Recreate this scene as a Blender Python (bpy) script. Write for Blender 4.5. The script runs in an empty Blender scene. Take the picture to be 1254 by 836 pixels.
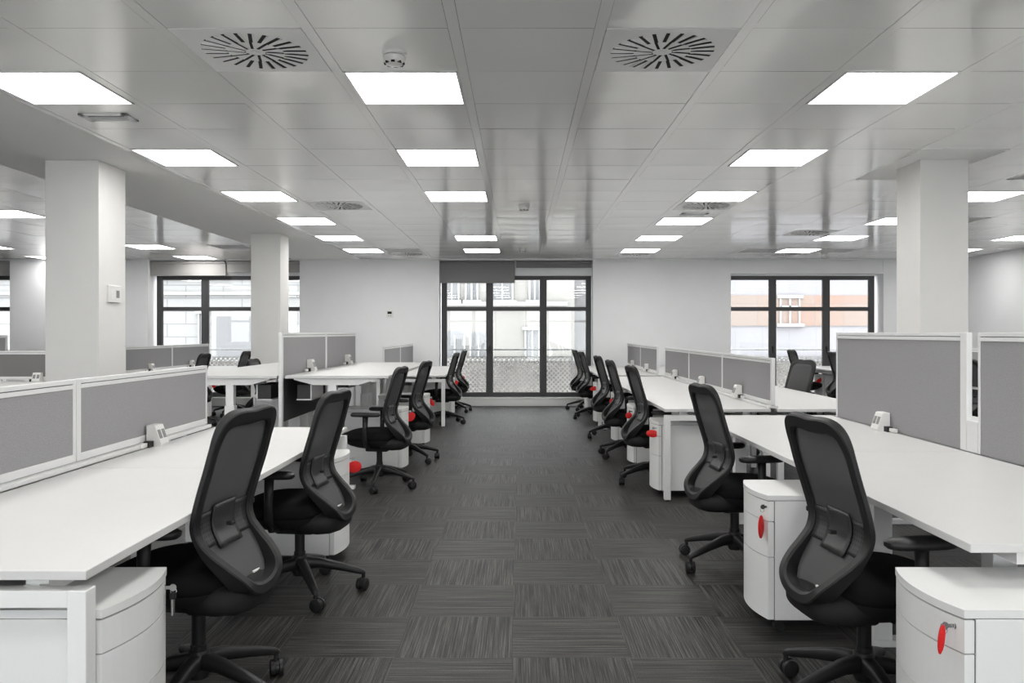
import bpy, bmesh, math, random
from mathutils import Vector, Matrix
random.seed(7)
R = math.radians
PI = math.pi
scn = bpy.context.scene
COL = scn.collection

# ------------------------------------------------------------------ materials
def newmat(name):
    m = bpy.data.materials.new(name); m.use_nodes = True
    nt = m.node_tree; b = nt.nodes['Principled BSDF']
    return m, nt, b

def pmat(name, col, rough=0.5, spec=0.5, metal=0.0, noise=0.0, nscale=60, bump=0.0, bscale=400, sheen=0.0):
    m, nt, b = newmat(name)
    c = (col, col, col) if isinstance(col, (int, float)) else col
    b.inputs['Base Color'].default_value = (*c, 1)
    b.inputs['Roughness'].default_value = rough
    b.inputs['Specular IOR Level'].default_value = spec
    b.inputs['Metallic'].default_value = metal
    if sheen: 
        b.inputs['Sheen Weight'].default_value = sheen
    tc = nt.nodes.new('ShaderNodeTexCoord')
    if noise:
        n = nt.nodes.new('ShaderNodeTexNoise'); n.inputs['Scale'].default_value = nscale
        n.inputs['Detail'].default_value = 3
        r = nt.nodes.new('ShaderNodeValToRGB')
        r.color_ramp.elements[0].position = .3; r.color_ramp.elements[1].position = .7
        r.color_ramp.elements[0].color = (*[max(0, k*(1-noise)) for k in c], 1)
        r.color_ramp.elements[1].color = (*[min(1, k*(1+noise)) for k in c], 1)
        nt.links.new(tc.outputs['Object'], n.inputs['Vector'])
        nt.links.new(n.outputs['Fac'], r.inputs['Fac']); nt.links.new(r.outputs['Color'], b.inputs['Base Color'])
    if bump:
        n = nt.nodes.new('ShaderNodeTexNoise'); n.inputs['Scale'].default_value = bscale
        bp = nt.nodes.new('ShaderNodeBump'); bp.inputs['Strength'].default_value = bump
        bp.inputs['Distance'].default_value = .002
        nt.links.new(tc.outputs['Object'], n.inputs['Vector'])
        nt.links.new(n.outputs['Fac'], bp.inputs['Height']); nt.links.new(bp.outputs['Normal'], b.inputs['Normal'])
    return m

def emat(name, col, strength):
    m, nt, b = newmat(name)
    b.inputs['Base Color'].default_value = (.8, .8, .8, 1)
    b.inputs['Emission Color'].default_value = (*col, 1)
    b.inputs['Emission Strength'].default_value = strength
    return m

M = {}
M['wall'] = pmat('wall_paint', (.81, .815, .82), .75, .25, noise=.012, nscale=3)
M['column'] = pmat('column_paint', (.73, .72, .70), .8, .25, noise=.012, nscale=5)
M['soffit'] = pmat('soffit_plaster', (.88, .88, .87), .6, .3, noise=.01, nscale=2)
M['tile'] = pmat('ceiling_metal_tile', (.89, .89, .872), .22, .6, noise=.012, nscale=1.5)
M['tile'].node_tree.nodes['Principled BSDF'].inputs['Coat Weight'].default_value = .7
M['tile'].node_tree.nodes['Principled BSDF'].inputs['Coat Roughness'].default_value = .12
M['rail'] = pmat('ceiling_rail', (.80, .80, .79), .4, .5)
M['desk'] = pmat('desk_laminate', (.63, .625, .615), .42, .35, noise=.008, nscale=6)
M['edge'] = pmat('white_metal', (.78, .78, .77), .35, .5)
M['white'] = pmat('white_plastic', (.76, .75, .73), .4, .5)
M['ped'] = pmat('pedestal_white', (.77, .77, .76), .35, .5)
M['alu'] = pmat('screen_frame', (.74, .74, .735), .35, .5)
M['groove'] = pmat('groove_dark', .12, .6)
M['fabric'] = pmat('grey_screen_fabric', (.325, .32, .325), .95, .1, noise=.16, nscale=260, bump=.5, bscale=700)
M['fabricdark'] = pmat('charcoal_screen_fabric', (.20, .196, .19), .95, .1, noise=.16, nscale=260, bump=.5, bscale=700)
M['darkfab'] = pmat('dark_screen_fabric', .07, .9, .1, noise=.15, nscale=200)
M['black'] = pmat('black_plastic', .013, .45, .35)
M['blackframe'] = pmat('black_back_frame', .013, .5, .35, noise=.1, nscale=80)
M['shell'] = pmat('seat_shell_black', .010, .7, .3)
M['seat'] = pmat('black_seat_cloth', .009, .95, .1, bump=.4, bscale=500)
M['lumbar'] = pmat('lumbar_plastic', .03, .35, .5)
M['metal'] = pmat('chrome', .55, .25, .5, metal=1)
M['wframe'] = pmat('window_frame_grey', (.05, .05, .052), .45, .4)
M['blind'] = pmat('blind_fabric', (.22, .22, .22), .9, .1, noise=.03, nscale=200)
M['blindlight'] = pmat('blind_fabric_pale', (.36, .35, .34), .9, .1, noise=.03, nscale=200)
M['gap'] = pmat('gap_shade_grey', .30, .5)  # mid grey painted for the highlight and shadow line between drawers
M['dark'] = pmat('dark_void', .012, .8, .2)
M['slotshade'] = pmat('vent_slot_shade', .03, .8, .2)  # near-black, painted for the shade inside openings
M['red'] = pmat('red_tag', (.65, .012, .012), .5, .4, noise=.35, nscale=700)
M['socket'] = pmat('socket_grey', .22, .4)
M['glow'] = emat('led_diffuser', (1, .99, .97), 9.0)
M['rail_out'] = pmat('balcony_steel', (.35, .35, .35), .5)
M['rail_white'] = pmat('balcony_white', (.75, .75, .75), .5)
M['lattice'] = pmat('balcony_lattice', (.62, .61, .59), .6)
M['asphalt'] = pmat('street_asphalt', .40, .9, noise=.1, nscale=2)
M['bounce_ground'] = pmat('pale_bounce_ground', .62, .9, noise=.08, nscale=2)  # for unseen ground, made pale to bounce daylight onto the ceiling
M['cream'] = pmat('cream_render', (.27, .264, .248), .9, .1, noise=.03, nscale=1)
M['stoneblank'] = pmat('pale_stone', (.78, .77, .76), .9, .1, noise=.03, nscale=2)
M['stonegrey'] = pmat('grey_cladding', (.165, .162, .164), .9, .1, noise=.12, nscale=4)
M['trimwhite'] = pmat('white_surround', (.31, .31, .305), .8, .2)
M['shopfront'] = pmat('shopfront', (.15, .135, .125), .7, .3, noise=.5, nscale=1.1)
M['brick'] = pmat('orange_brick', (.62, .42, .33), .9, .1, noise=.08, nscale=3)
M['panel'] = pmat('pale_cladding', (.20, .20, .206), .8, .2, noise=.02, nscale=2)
M['winglass'] = pmat('far_window_glass', (.17, .174, .178), .3, .5)
M['slab'] = pmat('balcony_slab', (.55, .54, .52), .8)

def mesh_mat():
    m, nt, b = newmat('black_mesh_fabric')
    N = nt.nodes; L = nt.links
    b.inputs['Base Color'].default_value = (.078, .078, .079, 1); b.inputs['Roughness'].default_value = .7
    out = N['Material Output']
    tr = N.new('ShaderNodeBsdfTransparent'); mx = N.new('ShaderNodeMixShader')
    tc = N.new('ShaderNodeTexCoord'); n = N.new('ShaderNodeTexNoise'); n.inputs['Scale'].default_value = 520
    L.new(tc.outputs['Object'], n.inputs['Vector'])
    mr = N.new('ShaderNodeMapRange'); mr.inputs[1].default_value = .3; mr.inputs[2].default_value = .7
    mr.inputs[3].default_value = .93; mr.inputs[4].default_value = .82
    L.new(n.outputs['Fac'], mr.inputs[0]); L.new(mr.outputs[0], mx.inputs[0])
    L.new(tr.outputs[0], mx.inputs[1]); L.new(b.outputs[0], mx.inputs[2]); L.new(mx.outputs[0], out.inputs[0])
    return m
M['mesh'] = mesh_mat()

def perf_mat():
    m, nt, b = newmat('perforated_lumbar')
    N = nt.nodes; L = nt.links
    tc = N.new('ShaderNodeTexCoord'); v = N.new('ShaderNodeTexVoronoi'); v.inputs['Scale'].default_value = 62
    v.inputs['Randomness'].default_value = 0
    sx = N.new('ShaderNodeSeparateXYZ'); cx = N.new('ShaderNodeCombineXYZ')
    L.new(tc.outputs['Object'], sx.inputs[0]); L.new(sx.outputs['Y'], cx.inputs['X']); L.new(sx.outputs['Z'], cx.inputs['Y'])
    v.voronoi_dimensions = '2D'
    L.new(cx.outputs[0], v.inputs['Vector'])
    r = N.new('ShaderNodeValToRGB'); r.color_ramp.interpolation = 'CONSTANT'
    r.color_ramp.elements[0].color = (.004, .004, .004, 1); r.color_ramp.elements[1].color = (.035, .035, .035, 1)
    r.color_ramp.elements[1].position = .26
    L.new(v.outputs['Distance'], r.inputs[0]); L.new(r.outputs[0], b.inputs['Base Color'])
    b.inputs['Roughness'].default_value = .5
    return m
M['perf'] = perf_mat()

def glass_mat():
    m, nt, b = newmat('window_glass')
    N = nt.nodes; L = nt.links; out = N['Material Output']
    tr = N.new('ShaderNodeBsdfTransparent'); tr.inputs[0].default_value = (.93, .94, .94, 1)
    gl = N.new('ShaderNodeBsdfGlossy'); gl.inputs['Roughness'].default_value = .01
    fr = N.new('ShaderNodeFresnel'); fr.inputs['IOR'].default_value = 1.5
    mx = N.new('ShaderNodeMixShader')
    L.new(fr.outputs[0], mx.inputs[0]); L.new(tr.outputs[0], mx.inputs[1]); L.new(gl.outputs[0], mx.inputs[2])
    L.new(mx.outputs[0], out.inputs[0])
    return m
M['glass'] = glass_mat()

def carpet_mat():
    m, nt, b = newmat('striped_carpet_tiles')
    N = nt.nodes; L = nt.links
    def math_(op, a=None, c=None, v1=None, v2=None):
        n = N.new('ShaderNodeMath'); n.operation = op
        if a is not None: L.new(a, n.inputs[0])
        if c is not None: L.new(c, n.inputs[1])
        if v1 is not None: n.inputs[0].default_value = v1
        if v2 is not None: n.inputs[1].default_value = v2
        return n.outputs[0]
    tc = N.new('ShaderNodeTexCoord'); s = N.new('ShaderNodeSeparateXYZ'); L.new(tc.outputs['Object'], s.inputs[0])
    T = .49
    u = math_('DIVIDE', math_('ADD', s.outputs['X'], v2=.03), v2=T)
    v = math_('DIVIDE', math_('ADD', s.outputs['Y'], v2=-3.39), v2=T)
    fu = math_('FLOOR', u); fv = math_('FLOOR', v)
    par = math_('FLOORED_MODULO', math_('ADD', fu, fv), v2=2.0)     # 0/1
    cell = N.new('ShaderNodeCombineXYZ'); L.new(fu, cell.inputs[0]); L.new(fv, cell.inputs[1])
    wn = N.new('ShaderNodeTexWhiteNoise'); wn.noise_dimensions = '2D'; L.new(cell.outputs[0], wn.inputs['Vector'])
    def streak(a, c):
        cb = N.new('ShaderNodeCombineXYZ')
        L.new(math_('MULTIPLY', s.outputs[a], v2=210.0), cb.inputs[0])
        L.new(math_('MULTIPLY', s.outputs[c], v2=2.2), cb.inputs[1])
        L.new(math_('MULTIPLY', wn.outputs['Value'], v2=40.0), cb.inputs[2])
        n = N.new('ShaderNodeTexNoise'); n.inputs['Scale'].default_value = 1; n.inputs['Detail'].default_value = 3
        n.inputs['Roughness'].default_value = .7
        L.new(cb.outputs[0], n.inputs['Vector']); return n.outputs['Fac']
    sa = streak('X', 'Y'); sb = streak('Y', 'X')
    mx = N.new('ShaderNodeMix'); mx.data_type = 'FLOAT'
    L.new(par, mx.inputs[0]); L.new(sb, mx.inputs[2]); L.new(sa, mx.inputs[3])
    r = N.new('ShaderNodeValToRGB')
    r.color_ramp.elements[0].position = .43; r.color_ramp.elements[0].color = (.003, .003, .0031, 1)
    r.color_ramp.elements[1].position = .66; r.color_ramp.elements[1].color = (.105, .101, .094, 1)
    L.new(mx.outputs[0], r.inputs[0])
    fn = N.new('ShaderNodeTexNoise'); fn.inputs['Scale'].default_value = 190; fn.inputs['Detail'].default_value = 3; L.new(tc.outputs['Object'], fn.inputs['Vector'])
    k = math_('MULTIPLY', math_('ADD', math_('MULTIPLY', fn.outputs['Fac'], v2=2.6), v2=-.35),
              math_('ADD', math_('MULTIPLY', wn.outputs['Value'], v2=.22), v2=.86))
    vm = N.new('ShaderNodeVectorMath'); vm.operation = 'SCALE'; L.new(r.outputs[0], vm.inputs[0]); L.new(k, vm.inputs['Scale'])
    L.new(vm.outputs[0], b.inputs['Base Color'])
    b.inputs['Roughness'].default_value = .5; b.inputs['Specular IOR Level'].default_value = .3
    
    bp = N.new('ShaderNodeBump'); bp.inputs['Strength'].default_value = .3; bp.inputs['Distance'].default_value = .002
    L.new(mx.outputs[0], bp.inputs['Height']); L.new(bp.outputs[0], b.inputs['Normal'])
    return m
M['carpet'] = carpet_mat()

def stone_mat():
    m, nt, b = newmat('rusticated_stone')
    N = nt.nodes; L = nt.links
    tc = N.new('ShaderNodeTexCoord'); s = N.new('ShaderNodeSeparateXYZ'); c = N.new('ShaderNodeCombineXYZ')
    L.new(tc.outputs['Object'], s.inputs[0]); L.new(s.outputs['X'], c.inputs[0]); L.new(s.outputs['Z'], c.inputs[1])
    br = N.new('ShaderNodeTexBrick'); L.new(c.outputs[0], br.inputs['Vector'])
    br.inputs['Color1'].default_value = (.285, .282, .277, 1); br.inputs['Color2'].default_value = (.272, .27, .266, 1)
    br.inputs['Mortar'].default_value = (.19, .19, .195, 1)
    br.inputs['Scale'].default_value = 1; br.inputs['Mortar Size'].default_value = .018
    br.inputs['Brick Width'].default_value = 1.1; br.inputs['Row Height'].default_value = .38
    L.new(br.outputs[0], b.inputs['Base Color']); b.inputs['Roughness'].default_value = .9
    return m
M['stone'] = stone_mat()
def panel_mat(name, c1, c2, mort, w, h):
    m, nt, b = newmat(name)
    N = nt.nodes; L = nt.links
    tc = N.new('ShaderNodeTexCoord'); s = N.new('ShaderNodeSeparateXYZ'); c = N.new('ShaderNodeCombineXYZ')
    L.new(tc.outputs['Object'], s.inputs[0]); L.new(s.outputs['X'], c.inputs[0]); L.new(s.outputs['Z'], c.inputs[1])
    br = N.new('ShaderNodeTexBrick'); L.new(c.outputs[0], br.inputs['Vector']); br.offset = 0
    br.inputs['Color1'].default_value = (*c1, 1); br.inputs['Color2'].default_value = (*c2, 1)
    br.inputs['Mortar'].default_value = (*mort, 1)
    br.inputs['Scale'].default_value = 1; br.inputs['Mortar Size'].default_value = .012
    br.inputs['Brick Width'].default_value = w; br.inputs['Row Height'].default_value = h
    L.new(br.outputs[0], b.inputs['Base Color']); b.inputs['Roughness'].default_value = .9
    return m
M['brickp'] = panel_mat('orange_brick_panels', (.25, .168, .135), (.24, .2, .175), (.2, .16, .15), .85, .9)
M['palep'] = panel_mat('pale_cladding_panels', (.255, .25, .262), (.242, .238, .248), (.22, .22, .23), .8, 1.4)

# ------------------------------------------------------------------ mesh building
class MB:
    def __init__(s): s.bm = bmesh.new()
    def box(s, x0, x1, y0, y1, z0, z1, bev=0, seg=2):
        if x0 > x1: x0, x1 = x1, x0
        if y0 > y1: y0, y1 = y1, y0
        if z0 > z1: z0, z1 = z1, z0
        r = bmesh.ops.create_cube(s.bm, size=1)
        vs = r['verts']
        for v in vs:
            v.co = Vector((x0+(v.co.x+.5)*(x1-x0), y0+(v.co.y+.5)*(y1-y0), z0+(v.co.z+.5)*(z1-z0)))
        if bev:
            es = list({e for v in vs for e in v.link_edges})
            bmesh.ops.bevel(s.bm, geom=es, offset=bev, segments=seg, affect='EDGES', profile=.5)
        return s
    def prism(s, pts, axis, a, b):
        """pts 2D polygon, extruded from a to b along axis"""
        def P(p, t):
            if axis == 'z': return (p[0], p[1], t)
            if axis == 'y': return (p[0], t, p[1])
            return (t, p[0], p[1])
        lo = [s.bm.verts.new(P(p, a)) for p in pts]; hi = [s.bm.verts.new(P(p, b)) for p in pts]
        n = len(pts)
        fs = [s.bm.faces.new(lo), s.bm.faces.new(hi)]
        for i in range(n):
            fs.append(s.bm.faces.new((lo[i], lo[(i+1) % n], hi[(i+1) % n], hi[i])))
        bmesh.ops.recalc_face_normals(s.bm, faces=fs)
        return s
    def tube(s, pts, r, n=8, caps=True):
        pts = [Vector(p) for p in pts]; rs = r if isinstance(r, (list, tuple)) else [r]*len(pts)
        rings = []
        for i, p in enumerate(pts):
            t = (pts[min(i+1, len(pts)-1)]-pts[max(i-1, 0)]).normalized()
            up = Vector((0, 0, 1)) if abs(t.z) < .9 else Vector((1, 0, 0))
            a = t.cross(up).normalized(); b = t.cross(a)
            rings.append([s.bm.verts.new(p+(a*math.cos(2*PI*k/n)+b*math.sin(2*PI*k/n))*rs[i]) for k in range(n)])
        fs = []
        for i in range(len(rings)-1):
            for k in range(n):
                fs.append(s.bm.faces.new((rings[i][k], rings[i][(k+1) % n], rings[i+1][(k+1) % n], rings[i+1][k])))
        if caps: fs += [s.bm.faces.new(rings[0]), s.bm.faces.new(rings[-1])]
        bmesh.ops.recalc_face_normals(s.bm, faces=fs)
        return s
    def loft(s, rings, cap=True, closed=False):
        R_ = [[s.bm.verts.new(p) for p in r] for r in rings]; n = len(R_[0]); fs = []
        m = len(R_)
        for i in range(m if closed else m-1):
            A = R_[i]; B = R_[(i+1) % m]
            for k in range(n):
                fs.append(s.bm.faces.new((A[k], A[(k+1) % n], B[(k+1) % n], B[k])))
        if cap and not closed: fs += [s.bm.faces.new(R_[0]), s.bm.faces.new(R_[-1])]
        bmesh.ops.recalc_face_normals(s.bm, faces=fs)
        return s
    def grid(s, rows):
        V = [[s.bm.verts.new(p) for p in r] for r in rows]; 
        for i in range(len(V)-1):
            for k in range(len(V[0])-1):
                s.bm.faces.new((V[i][k], V[i][k+1], V[i+1][k+1], V[i+1][k]))
        return s
    def xf(s, mat):
        bmesh.ops.transform(s.bm, matrix=mat, verts=s.bm.verts); return s
    def build(s, name, mat, parent=None, smooth=False, solid=0, angle=None):
        me = bpy.data.meshes.new(name); s.bm.to_mesh(me); s.bm.free()
        o = bpy.data.objects.new(name, me); COL.objects.link(o)
        me.materials.append(M[mat] if isinstance(mat, str) else mat)
        if smooth:
            for p in me.polygons: p.use_smooth = True
            if angle:
                try: me.set_sharp_from_angle(angle=R(angle))
                except Exception: pass
        if solid:
            md = o.modifiers.new('thickness', 'SOLIDIFY'); md.thickness = solid; md.offset = 0
        if parent is not None: o.parent = parent
        return o

def tag(o, label, cat, group=None):
    o['label'] = label; o['category'] = cat
    if group: o['group'] = group
    return o
def thing(name, loc=(0, 0, 0), rz=0, label=None, cat=None, group=None):
    o = bpy.data.objects.new(name, None); COL.objects.link(o); o.empty_display_size = .1
    o.location = loc; o.rotation_euler = (0, 0, rz)
    if label: tag(o, label, cat, group)
    return o
def struct(o):
    o['kind'] = 'structure'; return o
def copy_tree(o, parent=None):
    c = o.copy(); COL.objects.link(c)
    if parent is not None: c.parent = parent
    for ch in list(o.children): copy_tree(ch, c)
    return c

# ------------------------------------------------------------------ the room
ZC = 2.70
YB = 15.0
XL, XR, YF = -12.3, 8.05, -1.6
struct(MB().box(XL-.1, XR+.1, YF-.1, YB+.4, -.1, 0).build('floor', 'carpet'))

openings = [(-12.2, -9.36), (-6.825, -4.035), (-1.47, 1.35), (3.885, 6.69)]
w = MB(); x = XL-.1
for a, b in openings:
    w.box(x, a, YB, YB+.42, 0, ZC); w.box(a, b, YB, YB+.42, 0, .13); x = b
    w.box(a, b, YB+.18, YB+.42, 2.405, ZC)          # lintel at the back of the recess
w.box(x, XR+.1, YB, YB+.42, 0, ZC)
w.box(3.885, 6.69, YB+.015, YB+.18, 2.435, ZC)      # panel flush above the right window
w.box(3.87, 3.885, YB-.004, YB, 2.435, ZC)
struct(w.build('wall_back', 'wall'))
struct(MB().box(XL-.1, XL, YF, YB, 0, ZC).build('wall_left', 'wall'))
struct(MB().box(XR, XR+.1, YF, YB, 0, ZC).build('wall_right', 'wall'))
fw = MB(); x = XL; added_openings = [(-11.5, -8.7), (-7.6, -4.8), (-3.7, -.9), (.2, 3.0), (4.1, 6.9)]  # unseen front wall; its openings are added to bring in more daylight
for a, b in added_openings:
    fw.box(x, a, YF-.3, YF, 0, ZC); fw.box(a, b, YF-.3, YF, 0, .15); fw.box(a, b, YF-.3, YF, 2.41, ZC); x = b
fw.box(x, XR, YF-.3, YF, 0, ZC)
struct(fw.build('wall_front', 'wall'))
for i, (a, b) in enumerate(openings):
    t = MB().box(a, b, YB-.015, YB+.22, .13, .15, .003).box(a, b, YB-.008, YB, .02, .128)
    struct(t.build('trim_%d' % (i+1), 'edge'))
bb = MB(); x = XL
for a, b in openings: bb.box(x, a, YB-.012, YB, 0, .07); x = b
bb.box(x, XR, YB-.012, YB, 0, .07)
struct(bb.build('baseboard_back', 'edge'))
# cornice bead where ceiling meets back wall
struct(MB().box(XL, XR, YB-.03, YB, ZC-.022, ZC, .004).build('trim_5', 'edge'))

# ceiling: tiles between rails, real metal tiles with a slight sag each
PX, PY = .65, .596
BX0 = -.29; RY0 = 4.215
def bandx(k): return BX0 + PX*k            # centre of rail k
def rowy(n): return RY0 + PY*n
special = {}                               # (side, k, n): kind
# columns in main grid: tile k spans rail k .. k+1
for n in (-9, -6, -3, 0, 3, 6, 9, 12, 15):
    for k in (-4, -1, 3, 7, 11):
        if k == -1 and n == 9: continue
        special[('M', k, n)] = 'light'
for n in (-7, -4, -1, 2, 5, 8, 11, 14, 17):
    for k in (-3, -7):
        special[('L', k, n)] = 'light'
for k, n in ((-2, -1), (1, -1), (-3, 7), (3, 7), (-3, 16), (3, 16), (6, 11), (7, 16)):
    special[('M', k, n)] = 'swirl'
SW_L = []
for k, n in ((-3, 15), (6, 15), (8, 9), (8, 15), (7, 4)):
    special[('M', k, n)] = 'grille'
special[('L', -1, 14)] = 'grille'
def tile_rect(side, k, n):
    if side == 'M':
        return bandx(k)+.026, bandx(k+1)-.026, rowy(n), rowy(n+1)
    e = -4.19 + PX*(k+1)                   # right-hand rail of tile k (k=-1 is the first)
    return e-PX+.026, e-.026, rowy(n), rowy(n+1)
cm = MB(); rl = MB()
NR = range(-10, 19)
def add_tile(x0, x1, y0, y1):
    sag = random.uniform(-.0004, .0022); tx = random.uniform(-.0012, .0012); ty = random.uniform(-.0014, .0014)
    g = .0011
    x0 += g; x1 -= g; y0 += g*1.8; y1 = min(y1, YB-.005)-g*1.8
    rows = []
    for j in range(7):
        v = j/6; r = []
        for i in range(7):
            u = i/6
            z = ZC - .002 - sag*(1-(2*u-1)**2)*(1-(2*v-1)**2)*2 + tx*(u-.5) + ty*(v-.5)
            r.append((x0+(x1-x0)*u, y0+(y1-y0)*v, z))
        rows.append(r)
    cm.grid(rows)
    # folded edges
    for (a, b, c, d) in ((x0, y0, x1, y0), (x1, y0, x1, y1), (x1, y1, x0, y1), (x0, y1, x0, y0)):
        vs = [cm.bm.verts.new(p) for p in ((a, b, ZC-.001), (c, d, ZC-.001), (c, d, ZC+.02), (a, b, ZC+.02))]
        cm.bm.faces.new(vs)
patch = {(5, 3), (5, 4)}
for n in NR:
    if rowy(n) > YB-.05: continue
    for k in range(-4, 13):
        x0, x1, y0, y1 = tile_rect('M', k, n)
        if x0 > XR: continue
        if ('M', k, n) in special or (k, n) in patch: continue
        add_tile(x0, min(x1, XR), y0, y1)
    for k in range(-13, 0):
        x0, x1, y0, y1 = tile_rect('L', k, n)
        if x1 < XL or ('L', k, n) in special: continue
        add_tile(max(x0, XL), x1, y0, y1)
for k in range(-4, 13):
    if bandx(k) > XR: continue
    rl.box(bandx(k)-.0255, bandx(k)+.0255, YF, YB, ZC-.003, ZC+.01)
for k in range(-13, 1):
    e = -4.19+PX*k
    if e < XL: continue
    rl.box(e-.0255, e+.0255, YF, YB, ZC-.003, ZC+.01)
ce = cm.build('ceiling', 'tile', smooth=True, angle=20)
struct(ce)
struct(rl.build('ceiling_rail', 'tile', ce))
# dark plenum above everything and the plain plaster strips
struct(MB().box(XL-.1, XR+.1, YF-.1, YB+.4, ZC+.10, ZC+.2).build('plenum', 'dark', ce))
struct(MB().box(-4.165, -2.91, YF, YB, ZC-.004, ZC+.05).build('soffit', 'soffit', ce))
struct(MB().box(bandx(5)+.0, bandx(6), rowy(3), rowy(5), ZC-.006, ZC+.03).build('soffit', 'soffit', ce))

# columns
def column(x0, x1, y0, y1):
    o = MB().box(x0, x1, y0, y1, 0, ZC-.006, .004).build('column', 'column'); struct(o)
    return o
column(-3.70, -3.28, 6.37, 6.80)
column(-3.64, -3.24, 11.07, 11.47)
column(3.113, 3.487, 6.34, 6.74)

# ceiling lights
def make_light():
    root = thing('ceiling_light')
    x, y = .297, .298
    f = MB()
    f.box(-x, x, -y, -y+.012, -.004, .03).box(-x, x, y-.012, y, -.004, .03)
    f.box(-x, -x+.012, -y, y, -.004, .03).box(x-.012, x, -y, y, -.004, .03)
    f.build('light_frame', 'edge', root)
    MB().box(-x+.012, x-.012, -y+.012, y-.012, 0, .012).build('light_diffuser', 'glow', root)
    return root
ordn = ['nearest', 'second', 'third', 'fourth', 'fifth', 'sixth', 'seventh']
proto_light = None
colname = {('M', -4): 'in the column beside the plain plaster strip on the left',
           ('M', -1): 'in the column just left of the aisle centre',
           ('M', 3): 'in the column above the right-hand desks',
           ('M', 7): 'in the column behind the right pillar',
           ('M', 11): 'in the column by the far right wall',
           ('L', -3): 'in the column left of the plaster strip',
           ('L', -7): 'in the outermost column on the far left'}
firstvis = {}
def dims(side, k, n):
    x0, x1, y0, y1 = tile_rect(side, k, n); return (x0+x1)/2, (y0+y1)/2
for key in sorted(special, key=lambda q: (q[0], q[1], q[2])):
    if special[key] != 'light': continue
    side, k, n = key; cx, cy = dims(*key)
    o = make_light() if proto_light is None else copy_tree(proto_light)
    if proto_light is None: proto_light = o
    o.location = (cx, cy, ZC-.004)
    vis = cy > 3.3 and abs(cx-0)/cy < (.62 if cx > 0 else .645)
    if vis:
        i = firstvis.get((side, k), 0); firstvis[(side, k)] = i+1
        lab = '%s lit square ceiling panel %s' % (ordn[i], colname[(side, k)])
    else:
        lab = 'lit square ceiling panel outside the picture %s' % ('behind the viewer' if cy < 3.3 else 'to the side')
    tag(o, lab, 'ceiling light', 'square LED ceiling panels')

# swirl diffusers
def make_swirl():
    root = thing('ceiling_vent')
    MB().box(-.297, .297, -.296, .296, -.004, .02, .002).build('vent_plate', 'edge', root)
    dk = MB(); bl = MB()  # dk: dark strips on the plate, painted shade in place of cut slots
    def slot(mb, ang, r0, r1, w, z0, z1, off=0):
        b = MB(); b.box(r0, r1, off-w/2, off+w/2, z0, z1)
        me = bpy.data.meshes.new('t'); b.bm.to_mesh(me); b.bm.free()
        me.transform(Matrix.Rotation(ang, 4, 'Z')); mb.bm.from_mesh(me); bpy.data.meshes.remove(me)
    for i in range(24):
        a = 2*PI*i/24
        slot(dk, a, .135, .245, .017, -.0055, -.001, -.014); slot(bl, a-.02, .135, .245, .007, -.009, -.001, .006)
    for i in range(12):
        a = 2*PI*(i+.4)/12
        slot(dk, a, .045, .135, .013, -.0055, -.001, -.010); slot(bl, a, .05, .13, .006, -.008, -.001, .004)
    dk.build('vent_slot_shade', 'slotshade', root); bl.build('vent_blade', 'edge', root)
    MB().tube([(0, 0, -.008), (0, 0, 0)], .022, 16).build('vent_hub', 'edge', root)
    return root
swl = {(-2, -1): 'large round swirl vent in near left ceiling, by the smoke detector',
       (1, -1): 'large round swirl vent in near right part of the ceiling',
       (-3, 7): 'round swirl vent halfway down the ceiling on the left',
       (3, 7): 'round swirl vent behind the third light of the right column',
       (-3, 16): 'round swirl vent at far left end close to back wall',
       (3, 16): 'round swirl vent at far end behind last light of right column',
       (6, 11): 'round swirl vent to the left of the light in front of the right window',
       (7, 16): 'round swirl vent at the back wall above the right window'}
psw = None
for (k, n), lab in swl.items():
    cx, cy = dims('M', k, n)
    o = make_swirl() if psw is None else copy_tree(psw)
    if psw is None: psw = o
    o.location = (cx, cy, ZC-.001); tag(o, lab, 'ceiling vent', 'round swirl vents')
# square return grilles
gl = {('M', -3, 15): 'square slatted grille before the last swirl vent on the left',
      ('M', 6, 15): 'dark square grille in ceiling above right window',
      ('M', 8, 9): 'dark square grille just behind the right pillar',
      ('M', 8, 15): 'grey square grille next to the far detector on the right',
      ('M', 7, 4): 'square grille at the right picture edge beside the right pillar',
      ('L', -1, 14): 'dark square grille beyond plaster strip near the second left pillar'}
for key, lab in gl.items():
    cx, cy = dims(*key)
    root = thing('ceiling_grille', (cx, cy, ZC-.001), 0, lab, 'ceiling grille', 'square return grilles')
    f = MB(); x, y = .297, .296
    f.box(-x, x, -y, -y+.03, -.004, .02).box(-x, x, y-.03, y, -.004, .02).box(-x, -x+.03, -y, y, -.004, .02).box(x-.03, x, -y, y, -.004, .02)
    f.build('grille_frame', 'edge', root)
    s = MB()
    for i in range(16):
        yy = -.25+i*.033
        s.box(-.27, .27, yy, yy+.006, -.003, .016)
    s.build('grille_slat', 'edge', root)
    MB().box(-.27, .27, -.27, .27, .018, .022).build('grille_backing', 'slotshade', root)
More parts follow.
